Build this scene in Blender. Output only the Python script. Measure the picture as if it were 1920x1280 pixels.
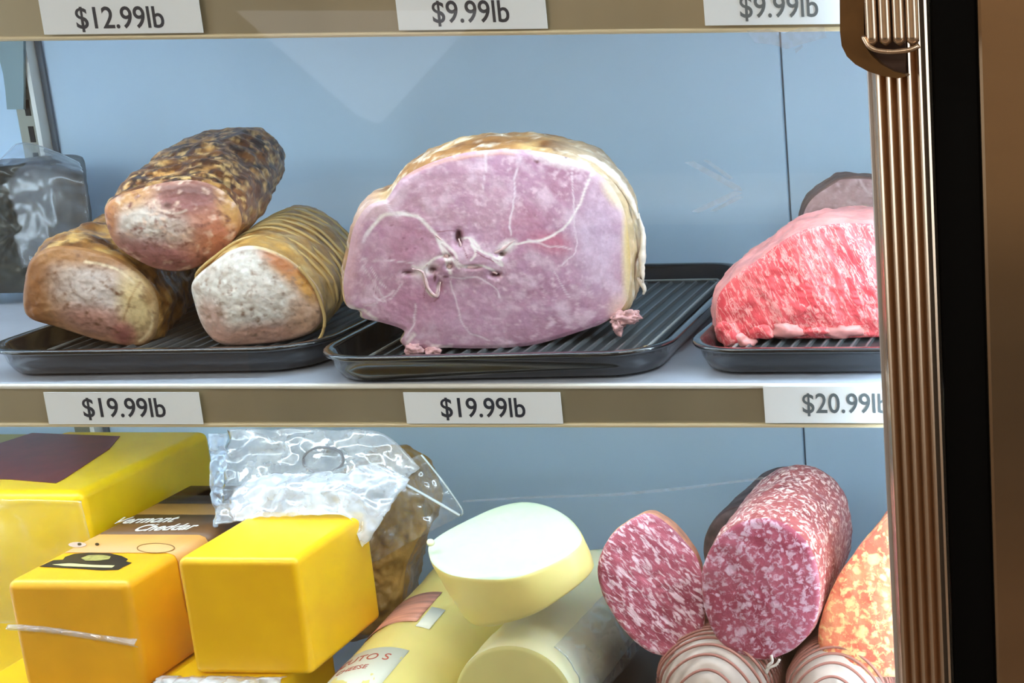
import bpy, bmesh, math, random
import numpy as np
from mathutils import Vector, Matrix, noise

# ------------------------------------------------------------------ clear
for o in list(bpy.data.objects):
    bpy.data.objects.remove(o, do_unlink=True)
scene = bpy.context.scene
COL = scene.collection
random.seed(7)

# ------------------------------------------------------------------ camera
# the photograph is a crop from the left of a wider picture, hence the lens shift
CAM = Vector((.46843, -.98753, .28332))
YAW, PITCH, ROLL = (math.radians(a) for a in (-2.65687, -13.08177, -.76918))
FPX, PPX, PPY = 2650.8, 1064.02, -56.35
_f = Vector((math.sin(YAW)*math.cos(PITCH), math.cos(YAW)*math.cos(PITCH), math.sin(PITCH)))
_r = Vector((math.cos(YAW), -math.sin(YAW), 0))
_u = _r.cross(_f)
CR = _r*math.cos(ROLL) + _u*math.sin(ROLL)
CU = -_r*math.sin(ROLL) + _u*math.cos(ROLL)
CF = _f
cd = bpy.data.cameras.new('camera'); cam = bpy.data.objects.new('camera', cd); COL.objects.link(cam)
cd.sensor_fit = 'HORIZONTAL'; cd.sensor_width = 36; cd.lens = FPX/1920*36
cd.shift_x = -PPX/1920; cd.shift_y = PPY/1920
cd.clip_start = .01
cam.matrix_world = Matrix(((CR.x, CU.x, -CF.x, CAM.x), (CR.y, CU.y, -CF.y, CAM.y), (CR.z, CU.z, -CF.z, CAM.z), (0, 0, 0, 1)))
scene.camera = cam

# ------------------------------------------------------------------ world, exposure
w = bpy.data.worlds.new('world'); scene.world = w; w.use_nodes = True
w.node_tree.nodes['Background'].inputs[0].default_value = (.9, .78, .64, 1)
w.node_tree.nodes['Background'].inputs[1].default_value = .12
scene.view_settings.view_transform = 'Standard'
scene.view_settings.look = 'None'
scene.view_settings.exposure = 0.0
scene.view_settings.gamma = 1
scene.view_settings.use_curve_mapping = False
LED_RIGHT, LED_LEFT, LED_UPPER, LED_LOWER, STORE_LIGHT = 46, 32, 27, 25, 19

# ------------------------------------------------------------------ helpers: pixel to place
def ray(px, py):
    return CF + CR*((px-960-PPX)/FPX) - CU*((py-640-PPY)/FPX)
def at(px, py, Y):
    d = ray(px, py); return CAM + d*((Y-CAM.y)/d.y)
def atz(px, py, Z):
    d = ray(px, py); return CAM + d*((Z-CAM.z)/d.z)
def on(px, py, p0, n):
    d = ray(px, py); return CAM + d*((p0-CAM).dot(n)/d.dot(n))
_cam = np.array(CAM); _R = np.array([CR, CU, CF])
def project(V):
    d = (np.asarray(V)-_cam) @ _R.T
    return np.stack([960+PPX+FPX*d[:, 0]/d[:, 2], 640+PPY-FPX*d[:, 1]/d[:, 2]], 1)

# ------------------------------------------------------------------ helpers: materials
def s2l(c):
    return tuple(((v/255)/12.92 if v/255 <= .04045 else ((v/255+.055)/1.055)**2.4) for v in c)
def C4(c): return (*s2l(c), 1)
def nd(nt, typ, ins=None, **props):
    n = nt.nodes.new(typ)
    for k, v in props.items(): setattr(n, k, v)
    for k, v in (ins or {}).items():
        if isinstance(v, bpy.types.NodeSocket): nt.links.new(v, n.inputs[k])
        else: n.inputs[k].default_value = v
    return n
def newmat(name):
    m = bpy.data.materials.new(name); m.use_nodes = True
    nt = m.node_tree; b = nt.nodes['Principled BSDF']
    return m, nt, b
def mixc(nt, fac, a, b, blend='MIX'):
    n = nd(nt, 'ShaderNodeMix', data_type='RGBA', blend_type=blend)
    for i, v in ((0, fac), (6, a), (7, b)):
        if isinstance(v, bpy.types.NodeSocket): nt.links.new(v, n.inputs[i])
        else: n.inputs[i].default_value = v
    return n.outputs[2]
def ramp(nt, fac, stops):
    n = nd(nt, 'ShaderNodeValToRGB', {'Fac': fac}); e = n.color_ramp.elements
    while len(e) < len(stops): e.new(.5)
    for el, (p, c) in zip(e, stops): el.position = p; el.color = c if len(c) == 4 else (*c, 1)
    return n.outputs['Color']
def coords(nt, scale=(1, 1, 1), rot=(0, 0, 0)):
    t = nd(nt, 'ShaderNodeTexCoord')
    v = nd(nt, 'ShaderNodeMapping', {'Vector': t.outputs['Object'], 'Rotation': rot}).outputs['Vector']
    return nd(nt, 'ShaderNodeMapping', {'Vector': v, 'Scale': scale}).outputs['Vector']
def fresnel(nt, ior=1.5):
    # thin sheets: the same reflectance on entering and on leaving
    g = nd(nt, 'ShaderNodeNewGeometry')
    i = nd(nt, 'ShaderNodeMapRange', {0: g.outputs['Backfacing'], 3: ior, 4: 1/ior}).outputs[0]
    return nd(nt, 'ShaderNodeFresnel', {'IOR': i})
def plain(name, rgb, rough=.5, metal=0, var=.0, vscale=40, bump=0, bscale=200, spec=.5, sss=0, coat=0, stretch=(1, 1, 1)):
    m, nt, b = newmat(name)
    b.inputs['Roughness'].default_value = rough; b.inputs['Metallic'].default_value = metal
    b.inputs['Specular IOR Level'].default_value = spec
    b.inputs['Base Color'].default_value = C4(rgb)
    b.inputs['Coat Weight'].default_value = coat
    if sss:
        b.inputs['Subsurface Weight'].default_value = sss; b.inputs['Subsurface Radius'].default_value = (1, .6, .3)
        b.inputs['Subsurface Scale'].default_value = .006
    v = coords(nt, stretch)
    if var:
        n = nd(nt, 'ShaderNodeTexNoise', {'Vector': v, 'Scale': vscale, 'Detail': 4})
        lo = tuple(max(0, c*(1-var)) for c in s2l(rgb)); hi = tuple(min(1, c*(1+var)) for c in s2l(rgb))
        nt.links.new(ramp(nt, n.outputs['Fac'], [(.3, lo), (.7, hi)]), b.inputs['Base Color'])
    if bump:
        n = nd(nt, 'ShaderNodeTexNoise', {'Vector': v, 'Scale': bscale, 'Detail': 4})
        bp = nd(nt, 'ShaderNodeBump', {'Height': n.outputs['Fac'], 'Strength': bump, 'Distance': .002})
        nt.links.new(bp.outputs[0], b.inputs['Normal'])
    return m
def painted(name, rough=.45, bump=.3, bscale=250, grain=.15, gscale=300, sss=.1, coat=0, spec=.5):
    """local colour comes from the mesh's 'col' attribute, grain from noise"""
    m, nt, b = newmat(name)
    a = nd(nt, 'ShaderNodeAttribute', attribute_name='col')
    v = coords(nt)
    n = nd(nt, 'ShaderNodeTexNoise', {'Vector': v, 'Scale': gscale, 'Detail': 5, 'Roughness': .6})
    g = ramp(nt, n.outputs['Fac'], [(.3, (1-grain,)*3), (.7, (1+grain,)*3)])
    nt.links.new(mixc(nt, 1.0, a.outputs['Color'], g, 'MULTIPLY'), b.inputs['Base Color'])
    b.inputs['Roughness'].default_value = rough; b.inputs['Coat Weight'].default_value = coat
    b.inputs['Specular IOR Level'].default_value = spec
    b.inputs['Subsurface Weight'].default_value = sss; b.inputs['Subsurface Radius'].default_value = (1, .5, .35)
    b.inputs['Subsurface Scale'].default_value = .005
    n2 = nd(nt, 'ShaderNodeTexNoise', {'Vector': v, 'Scale': bscale, 'Detail': 4})
    bp = nd(nt, 'ShaderNodeBump', {'Height': n2.outputs['Fac'], 'Strength': bump, 'Distance': .002})
    nt.links.new(bp.outputs[0], b.inputs['Normal'])
    return m
def emitter(name, rgb, strength):
    m, nt, b = newmat(name)
    nt.nodes.remove(b)
    e = nd(nt, 'ShaderNodeEmission', {'Color': (*rgb, 1), 'Strength': strength})
    nt.links.new(e.outputs[0], nt.nodes['Material Output'].inputs[0]); return m
def film(name, white=.25, rgb=(235, 240, 245), rough=.12, wscale=60):
    """thin clear plastic: mostly see-through, a milky part and a glossy part"""
    m, nt, b = newmat(name)
    b.inputs['Base Color'].default_value = C4(rgb); b.inputs['Roughness'].default_value = rough
    b.inputs['Specular IOR Level'].default_value = .8
    tr = nd(nt, 'ShaderNodeBsdfTransparent', {'Color': (.97, .98, 1, 1)})
    gl = nd(nt, 'ShaderNodeBsdfGlossy', {'Color': (1, 1, 1, 1), 'Roughness': rough})
    fr = fresnel(nt)
    v = coords(nt)
    n = nd(nt, 'ShaderNodeTexNoise', {'Vector': v, 'Scale': wscale, 'Detail': 3})
    fac = ramp(nt, n.outputs['Fac'], [(.3, (white*.45,)*3), (.75, (min(1, white*1.5),)*3)])
    bp = nd(nt, 'ShaderNodeBump', {'Height': n.outputs['Fac'], 'Strength': .25, 'Distance': .003})
    for s in (gl, b, fr): nt.links.new(bp.outputs[0], s.inputs['Normal'])
    m1 = nd(nt, 'ShaderNodeMixShader', {0: fac, 1: tr.outputs[0], 2: b.outputs[0]})
    m2 = nd(nt, 'ShaderNodeMixShader', {0: fr.outputs[0], 1: m1.outputs[0], 2: gl.outputs[0]})
    nt.links.new(m2.outputs[0], nt.nodes['Material Output'].inputs[0])
    return m

# ------------------------------------------------------------------ helpers: objects
def tag(o, label=None, cat=None, group=None, kind=None):
    if label: o['label'] = label
    if cat: o['category'] = cat
    if group: o['group'] = group
    if kind: o['kind'] = kind
    return o
def empty(name, loc=(0, 0, 0)):
    o = bpy.data.objects.new(name, None); COL.objects.link(o); o.location = loc; o.empty_display_size = .02
    return o
def link(name, me, mat, parent=None, smooth=False):
    o = bpy.data.objects.new(name, me); COL.objects.link(o)
    if mat and not me.materials: me.materials.append(mat)
    if smooth: me.polygons.foreach_set('use_smooth', [True]*len(me.polygons)); me.update()
    if parent is not None:
        o.parent = parent
        M = Matrix.Identity(4); p = parent
        while p is not None: M = (p.matrix_parent_inverse if p.parent else Matrix.Identity(4)) @ p.matrix_basis @ M; p = p.parent
        o.matrix_parent_inverse = M.inverted()
    return o
def mesh(name, V, F, mat, parent=None, smooth=False, fix=True):
    me = bpy.data.meshes.new(name); me.from_pydata([tuple(v) for v in V], [], F); me.update()
    if fix:
        bm = bmesh.new(); bm.from_mesh(me); bmesh.ops.recalc_face_normals(bm, faces=bm.faces); bm.to_mesh(me); bm.free()
    return link(name, me, mat, parent, smooth)
def setcol(o, cols):
    a = o.data.color_attributes.new('col', 'FLOAT_COLOR', 'POINT')
    c = np.ones((len(o.data.vertices), 4)); c[:, :3] = cols
    a.data.foreach_set('color', c.ravel())
def box(name, lo, hi, mat, parent=None, bevel=0, seg=2, smooth=True):
    bm = bmesh.new()
    bmesh.ops.create_cube(bm, size=1)
    for v in bm.verts:
        v.co = Vector([lo[i] + (v.co[i]+.5)*(hi[i]-lo[i]) for i in range(3)])
    if bevel: bmesh.ops.bevel(bm, geom=bm.edges[:], offset=bevel, segments=seg, profile=.5, affect='EDGES')
    me = bpy.data.meshes.new(name); bm.to_mesh(me); bm.free()
    return link(name, me, mat, parent, smooth=False)
def catmull(P, n, closed=True):
    P = [np.array(p, float) for p in P]; m = len(P); out = []
    segs = m if closed else m-1
    dense = []
    for i in range(segs):
        if closed: a, b, c, d = P[(i-1) % m], P[i], P[(i+1) % m], P[(i+2) % m]
        else: a, b, c, d = P[max(i-1, 0)], P[i], P[i+1], P[min(i+2, m-1)]
        for k in range(16):
            t = k/16
            dense.append(.5*((2*b)+(-a+c)*t+(2*a-5*b+4*c-d)*t*t+(-a+3*b-3*c+d)*t**3))
    if not closed: dense.append(P[-1])
    D = np.array(dense); Q = np.vstack([D, D[:1]]) if closed else D
    L = np.r_[0, np.cumsum(np.linalg.norm(np.diff(Q, axis=0), axis=1))]
    s = np.linspace(0, L[-1], n+1)[:-1] if closed else np.linspace(0, L[-1], n)
    return np.stack([np.interp(s, L, Q[:, k]) for k in range(Q.shape[1])], 1)
def fbm(V, scale, octv=3, seed=0.0):
    off = Vector((seed*3.1, seed*1.7, seed*2.3))
    return np.array([noise.fractal(Vector(v)*scale+off, .6, 2.0, octv) for v in V])
class Paint:
    """local colour for every vertex: base, patches and lines placed on the surface"""
    def __init__(s, o, base):
        s.o = o; n = len(o.data.vertices); co = np.empty(n*3); o.data.vertices.foreach_get('co', co)
        s.V = co.reshape(-1, 3); s.P = project(s.V); s.c = np.tile(np.array(s2l(base)), (n, 1))
    def mixin(s, f, rgb):
        f = np.clip(f, 0, 1)[:, None]; s.c = s.c*(1-f)+np.array(s2l(rgb))*f; return s
    def blob(s, x, y, rx, ry, rgb, k=1., ang=0, soft=1.0):
        a = math.radians(ang); dx = s.P[:, 0]-x; dy = s.P[:, 1]-y
        u = (dx*math.cos(a)+dy*math.sin(a))/rx; v = (-dx*math.sin(a)+dy*math.cos(a))/ry
        d = np.sqrt(u*u+v*v); return s.mixin(k*np.clip((1+soft*.5-d)/soft, 0, 1), rgb)
    def line(s, pts, wd, rgb, k=1., jit=3):
        pts = catmull(pts, max(8, len(pts)*6), False); d = np.full(len(s.P), 1e9)
        if not hasattr(s, 'J'):
            s.J = np.stack([fbm(s.V, 90, 2, 1.), fbm(s.V, 90, 2, 2.)], 1)
        P = s.P+s.J*jit
        for a, b in zip(pts[:-1], pts[1:]):
            ab = b-a; t = np.clip(((P-a)@ab)/(ab@ab+1e-9), 0, 1)
            d = np.minimum(d, np.linalg.norm(P-(a+t[:, None]*ab), axis=1))
        return s.mixin(k*np.clip(1.3-d/(wd*.5), 0, 1), rgb)
    def noise(s, scale, rgb, lo=.0, hi=.4, k=1., seed=0, stretch=(1, 1, 1)):
        f = fbm(s.V*np.array(stretch), scale, 3, seed); return s.mixin(k*(f-lo)/(hi-lo), rgb)
    def done(s): setcol(s.o, s.c); return s.o

def outline3(px, p0, n, N=160):
    """pixel outline to a closed ring of points on a plane in the scene"""
    return np.array([tuple(on(x, y, p0, n)) for x, y in catmull(px, N)])
def profile(kind):
    if kind == 'roast': return [(0, 1), (.03, 1.02), (.1, 1.05), (.25, 1.07), (.5, 1.05), (.75, 1.0), (.88, .92), (.95, .78), (.985, .55), (1, .25)]
    if kind == 'ham': return [(0, 1), (.03, 1.025), (.1, 1.05), (.25, 1.07), (.45, 1.05), (.65, .97), (.8, .85), (.92, .65), (.98, .42), (1, .2)]
    if kind == 'log': return [(0, 1), (.02, 1.015), (.1, 1.02), (.9, 1.0), (.96, .93), (.99, .75), (1, .5)]
def loft(name, ring, axis, L, prof, mat, parent, seg=40, amp=.0, nscale=25, seed=0, bend=None, zmin=None):
    N = len(ring); c = ring.mean(0); ax = np.array(axis); V = []; F = []
    ts = np.array([p[0] for p in prof]); ss = np.array([p[1] for p in prof])
    tt = np.unique(np.r_[np.linspace(0, 1, seg), np.linspace(0, .06, 5), np.linspace(.9, 1, 8)])
    for t in tt:
        s = np.interp(t, ts, ss)
        V.append(c+ax*L*t+(ring-c)*s+(0 if bend is None else np.array(bend)*t*t))
    V = np.array(V); R = V.reshape(-1, 3)
    if amp:
        d = fbm(R, nscale, 4, seed)*amp
        ctr = np.repeat(np.array([v.mean(0) for v in V]), N, 0)
        out = R-ctr; out /= np.linalg.norm(out, axis=1)[:, None]+1e-9
        fade = np.repeat(np.clip(tt/.05, 0, 1), N)
        R = R+out*(d*fade)[:, None]
    if zmin is not None: R[:, 2] = np.maximum(R[:, 2], zmin)
    m = len(tt)
    for i in range(m-1):
        for j in range(N):
            F.append((i*N+j, i*N+(j+1) % N, (i+1)*N+(j+1) % N, (i+1)*N+j))
    R = np.vstack([R, R[-N:].mean(0)+ax*.001]); k = len(R)-1
    for j in range(N): F.append(((m-1)*N+j, (m-1)*N+(j+1) % N, k))
    return mesh(name, R, F, mat, parent, True)
def face(name, ring, axis, mat, parent, rings=50, bulge=.0, amp=.0, nscale=60, seed=0, edge=.0015, fn=None):
    N = len(ring); c = ring.mean(0); ax = np.array(axis); V = []; F = []
    rr = [1-(k/rings) for k in range(rings)]
    for r in rr: V.append(c+(ring-c)*r-ax*(bulge*(1-r*r)+edge*min(1, (1-r)/.04)))
    V.append([c-ax*(bulge+edge)]); V = np.vstack(V)
    inner = np.r_[np.repeat(np.clip((1-np.array(rr))/.08, 0, 1), N), 1]
    if amp: V = V-ax*(fbm(V, nscale, 4, seed)*amp*inner)[:, None]
    if fn is not None: V = V-ax*(fn(project(V))*inner)[:, None]
    for i in range(rings-1):
        for j in range(N): F.append((i*N+j, i*N+(j+1) % N, (i+1)*N+(j+1) % N, (i+1)*N+j))
    k = len(V)-1
    for j in range(N): F.append(((rings-1)*N+j, (rings-1)*N+(j+1) % N, k))
    return mesh(name, V, F, mat, parent, True)
def tube(name, pts, r, mat, parent=None, n=8, closed=False, per=6):
    P = catmull(pts, max(6, len(pts)*per), closed); m = len(P); V = []; F = []
    for i in range(m):
        a = P[(i-1) % m] if closed or i else P[0]; b = P[(i+1) % m] if closed or i < m-1 else P[-1]
        t = Vector(b-a).normalized(); u = t.orthogonal() if abs(t.z) > .95 else t.cross(Vector((0, 0, 1))); u.normalize(); v = t.cross(u)
        rr = r(i/(m-1)) if callable(r) else r
        for k in range(n):
            an = 2*math.pi*k/n; V.append(Vector(P[i])+u*(rr*math.cos(an))+v*(rr*math.sin(an)))
    for i in range(m if closed else m-1):
        for k in range(n): F.append((i*n+k, i*n+(k+1) % n, ((i+1) % m)*n+(k+1) % n, ((i+1) % m)*n+k))
    if not closed: F.append(tuple(range(n))); F.append(tuple((m-1)*n+k for k in range(n)))
    return mesh(name, V, F, mat, parent, True)
def sheet(name, rows, mat, parent=None, nu=48, nv=36, amp=.002, nscale=60, seed=0, thick=.0004, sharp=False):
    """a sheet through rows of control points; wrinkled and given a thickness"""
    G = [catmull(r, nu, False) for r in rows]
    G = np.array(G); S = np.array([catmull(G[:, k], nv, False) for k in range(nu)]).transpose(1, 0, 2)
    V = S.reshape(-1, 3)
    if amp:
        ctr = V.mean(0); nrm = np.cross(S[-1, 0]-S[0, 0], S[0, -1]-S[0, 0]); nrm /= np.linalg.norm(nrm)+1e-9
        rid = 1-2*np.abs(fbm(V, nscale, 3, seed)); V = V+nrm*(amp*rid)[:, None]
    F = [(i*nu+j, i*nu+j+1, (i+1)*nu+j+1, (i+1)*nu+j) for i in range(nv-1) for j in range(nu-1)]
    o = mesh(name, V, F, mat, parent, True)
    md = o.modifiers.new('thickness', 'SOLIDIFY'); md.thickness = thick; md.offset = 0
    return o
def plate(name, pts, dirv, mat, parent=None):
    """flat outline (3D points) given a thickness along dirv"""
    n = len(pts); d = Vector(dirv); V = [Vector(p) for p in pts]+[Vector(p)+d for p in pts]
    F = [tuple(range(n)), tuple(range(2*n-1, n-1, -1))]+[(i, (i+1) % n, n+(i+1) % n, n+i) for i in range(n)]
    return mesh(name, V, F, mat, parent)
def blobmesh(name, c, r, mat, parent=None, amp=.3, nscale=80, seed=0, sub=3):
    bm = bmesh.new(); bmesh.ops.create_icosphere(bm, subdivisions=sub, radius=1)
    for v in bm.verts:
        p = Vector((v.co.x*r[0], v.co.y*r[1], v.co.z*r[2]))
        v.co = Vector(c)+p*(1+amp*noise.fractal(p*nscale+Vector((seed, seed, seed)), .6, 2, 3))
    me = bpy.data.meshes.new(name); bm.to_mesh(me); bm.free()
    return link(name, me, mat, parent, True)
def text_mesh(body, size, shear=0, extrude=.00015, offset=0.0):
    cu = bpy.data.curves.new('t', 'FONT'); cu.body = body; cu.size = size; cu.align_x = 'CENTER'; cu.align_y = 'CENTER'
    cu.shear = shear; cu.extrude = extrude; cu.resolution_u = 4; cu.offset = offset
    o = bpy.data.objects.new('t', cu); COL.objects.link(o)
    bpy.context.view_layer.update()
    me = bpy.data.meshes.new_from_object(o.evaluated_get(bpy.context.evaluated_depsgraph_get()))
    bpy.data.objects.remove(o); bpy.data.curves.remove(cu)
    me.materials.clear(); return me

# ================================================================== STRUCTURE
m_wall = plain('cooler wall', (196, 219, 238), .55, var=.03, vscale=6, spec=.3)
m_white = plain('white enamel', (225, 228, 230), .4)
m_seam = plain('seam', (96, 106, 116), .7)
m_rail = plain('champagne rail', (196, 186, 158), .3, .7, var=.22, vscale=5, stretch=(1, 1, .3), bump=.05, bscale=30)
m_lip = plain('rail lip', (236, 234, 226), .35)
m_bronze = plain('bronze aluminium', (224, 200, 174), .25, .97)
m_bronze_dk = plain('dark bronze', (112, 82, 48), .35, .6, var=.15, vscale=60)
m_black = plain('black gasket', (3, 3, 3), .6, spec=.1)
m_steel = plain('brushed steel', (168, 142, 112), .22, .9, var=.08, vscale=6, stretch=(.4, .4, 3))
m_galv = plain('galvanised', (150, 156, 152), .4, .5, var=.1, vscale=40)
m_slot = plain('slot', (25, 28, 30), .8)

YB = .40
# back wall: panels with a joint between them
wb = box('wall_back', (-1.0, YB+.004, -.36), (.75, YB+.02, .62), m_seam); tag(wb, kind='structure')
seamx = .1152
for a, b in ((-.98, -.632), (-.630, seamx-.0011), (seamx+.0011, .73)):
    box('panel', (a, YB, -.35), (b, YB+.006, .61), m_wall, wb, bevel=.0008, seg=1)
wl = tag(box('wall_left', (-1.02, -.05, -.36), (-1.0, YB+.02, .62), m_wall), kind='structure')
wr = tag(box('wall_right', (.75, -.05, -.36), (.77, YB+.02, .62), m_wall), kind='structure')
tag(box('trim_1', (-1.02, -.05, .62), (.77, YB+.02, .64), m_wall), kind='structure')      # cabinet roof
tag(box('trim_2', (-1.02, -.05, -.38), (.77, YB+.02, -.36), m_wall), kind='structure')    # cabinet floor

# the shop around the case
m_floor = plain('shop floor', (120, 98, 76), .35, var=.25, vscale=3)
m_shop = plain('shop wall', (196, 172, 142), .8, var=.1, vscale=1)
m_shopc = plain('shop ceiling', (200, 190, 175), .9)
tag(box('floor', (-3, -4.5, -1.25), (3, .5, -1.2), m_floor), kind='structure')
tag(box('ceiling', (-3, -4.5, 1.6), (3, .5, 1.65), m_shopc), kind='structure')
tag(box('wall_front', (-3, -4.55, -1.2), (3, -4.5, 1.6), m_shop), kind='structure')
tag(box('wall_far_left', (-3.05, -4.5, -1.2), (-3, .5, 1.6), m_shop), kind='structure')
tag(box('wall_far_right', (3, -4.5, -1.2), (3.05, .5, 1.6), m_shop), kind='structure')
m_tube = emitter('shop light', (1, .92, .82), STORE_LIGHT)
for x, y, l in ((-1.2, -1.6, 'left of the two shop ceiling lights near the case'), (1.2, -1.6, 'right of the two shop ceiling lights near the case'), (0, -3.2, 'shop ceiling light over the counter')):
    t = empty('ceiling_light', (x, y, 1.6)); tag(t, l, 'light', 'shop ceiling lights')
    box('housing', (x-.62, y-.17, 1.56), (x+.62, y+.17, 1.599), m_white, t, bevel=.004)
    box('diffuser', (x-.6, y-.15, 1.55), (x+.6, y+.15, 1.5595), m_tube, t)

m_winglow = emitter('added window glow', (.84, .93, 1), 3.4)  # glowing windows added on both sides for bright streaks on the fluted stile
for i, x in ((1, -3.0), (2, 3.0)):
    wn = empty('window_%d' % i, (x, -1.7, -.6)); tag(wn, kind='structure')
    sg = 1 if x < 0 else -1
    for k in range(2):
        y0 = -2.35+k*.68
        box('pane', (min(x, x+sg*.012), y0, -.5), (max(x, x+sg*.012), y0+.62, 1.2), m_winglow, wn)
    for y0 in (-2.41, -1.73, -1.05): box('window_bar', (min(x, x+sg*.03), y0, -.56), (max(x, x+sg*.03), y0+.06, 1.26), m_white, wn)
# a tilted lit board added out of view, shaped to reflect as a pale patch in the glass
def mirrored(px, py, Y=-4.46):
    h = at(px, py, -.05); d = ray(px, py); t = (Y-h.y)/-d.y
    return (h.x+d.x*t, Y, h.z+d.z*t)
lb = plate('added_lit_board', [mirrored(*q) for q in ((440, 20), (900, 20), (706, 232), (668, 216))], (0, -.03, 0), emitter('lit board', (1, .93, .9), .9))
tag(lb, 'blank lit board added behind the viewer for its reflection in the glass', 'board')
cnt = empty('added_counter', (0, -3.3, -1.2)); tag(cnt, 'long counter added behind the viewer for its reflection in the steel', 'counter')  # unseen, added for the bands it reflects into the steel trim
box('counter_top', (-2.2, -3.6, -.36), (2.2, -2.95, -.3), plain('counter top', (206, 186, 150), .4), cnt, bevel=.01)
box('counter_body', (-2.15, -3.55, -1.2), (2.15, -3.0, -.36), plain('counter body', (92, 84, 76), .5), cnt)
# door: fluted stile, gasket, glass, handle
XL, XR = .2911, .3298
YF = -.062
door = empty('door_1', (XL, YF, -.6)); tag(door, kind='structure')
def stile_profile():
    pts = []
    n = 5; wd = (XR-XL-.004)/n
    pts.append((XL, -.03)); pts.append((XL, YF+.004)); pts.append((XL+.0015, YF+.001)); 
    for k in range(n):
        x0 = XL+.002+k*wd
        for q in range(7):
            u = q/6; pts.append((x0+u*wd, YF-.0062*math.sin(math.pi*u)))
    pts.append((XR-.0005, YF+.001)); pts.append((XR, YF+.004)); pts.append((XR, -.03))
    return pts
pr = stile_profile()
def extrude_z(name, pr, z0, z1, mat, parent):
    n = len(pr); V = [(x, y, z0) for x, y in pr]+[(x, y, z1) for x, y in pr]
    F = [(i, (i+1) % n, n+(i+1) % n, n+i) for i in range(n)]+[tuple(range(n)), tuple(range(2*n-1, n-1, -1))]
    return mesh(name, V, F, mat, parent)
extrude_z('stile', pr, -.6, .62, m_bronze, door)
m_glassframe = plain('stile edge', (196, 190, 186), .3, .5)
box('glazing_bead', (XL-.0035, -.056, -.6), (XL, -.040, .62), m_glassframe, door, bevel=.001)
m_glass, nt, b = newmat('door glass'); nt.nodes.remove(b)
fr = fresnel(nt)
tr = nd(nt, 'ShaderNodeBsdfTransparent', {'Color': (.985, .995, .99, 1)})
gl = nd(nt, 'ShaderNodeBsdfGlossy', {'Color': (1, 1, 1, 1), 'Roughness': .015})
mx = nd(nt, 'ShaderNodeMixShader', {0: fr.outputs[0], 1: tr.outputs[0], 2: gl.outputs[0]})
nt.links.new(mx.outputs[0], nt.nodes['Material Output'].inputs[0])
pane = box('glass_pane', (-.97, -.050, -.6), (XL-.001, -.046, .62), m_glass, door)
gsx0 = at(1733, 120, -.05).x; gsx1 = at(1838, 200, -.05).x
tag(box('trim_3', (XR+.0004, -.052, -.6), (gsx1, -.01, .62), m_black, bevel=.002), kind='structure')
tag(box('trim_4', (gsx1+.0002, -.058, -.6), (gsx1+.30, -.01, .62), m_steel, bevel=.003), kind='structure')

# handle: ribbed grip over a curved shell
hand = empty('handle', (XL, -.07, .25)); hand.parent = door; hand.matrix_parent_inverse = door.matrix_basis.inverted()
tag(hand, 'bronze pull handle with ribbed grip')
def hp(px, py, Y=-.082):
    p = at(px, py, Y); return (p.x, Y, p.z)
outer = [(1574, -60), (1575, 60), (1578, 86), (1588, 106), (1604, 121), (1628, 134), (1656, 143), (1684, 147), (1700, 143)]
inner = [(1696, 139), (1676, 134), (1652, 120), (1634, 104), (1623, 88), (1620, 60), (1619, -60)]
plate('shell', [hp(*p) for p in outer+inner], (0, .02, 0), m_bronze_dk, hand)
plate('recess', [hp(*p, -.074) for p in [(1619, -60), (1620, 86), (1632, 103), (1652, 120), (1676, 134), (1697, 141), (1697, 95), (1697, -60)]], (0, .005, 0), plain('recess brown', (74, 54, 44), .5, .3), hand)
g0 = hp(1622, 90, -.087); g1 = hp(1724, 90, -.087)
npr = 4; gw = (g1[0]-g0[0])/npr
for k in range(npr):
    x = g0[0]+gw*(k+.5)
    pts = [(x, -.085, .37), (x, -.085, .34), (x, -.085, g0[2]+.012), (x, -.085, g0[2]+.001)]
    tube('grip_rib', pts, lambda t: gw*.47*min(1, math.sqrt(max(.05, (1-t)*60))), m_bronze, hand, n=12, per=10)
zg = hp(1670, 92, -.087)[2]
tube('grip_lip', [(g0[0]-.001, -.087, zg+.008), (g0[0]+.004, -.089, zg+.001), (g0[0]+.015, -.090, zg-.0015), (g1[0]-.006, -.090, zg-.0005), (g1[0], -.088, zg+.002)], .0016, m_bronze, hand)

# shelf standard on the back wall
st = empty('trim_5', (-.62, YB, -.3)); tag(st, kind='structure')
sx0, sx1 = at(36, 240, YB-.012).x, at(70, 240, YB-.012).x
box('channel', (sx0, YB-.012, -.35), (sx1, YB-.0005, .6), plain('standard', (150, 148, 134), .45, .4), st, bevel=.001)
box('edge_strip', (sx1, YB-.014, -.35), (sx1+.0045, YB-.0005, .6), m_lip, st)
box('edge_shadow_gap', (sx1+.0055, YB-.003, -.35), (sx1+.011, YB-.0005, .6), m_seam, st)
sc = (sx0+sx1)/2+.003
for k in range(14):
    z = .30-k*.0265
    box('slot', (sc-.0026, YB-.0128, z), (sc+.0026, YB-.0118, z+.016), m_slot, st)

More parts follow.
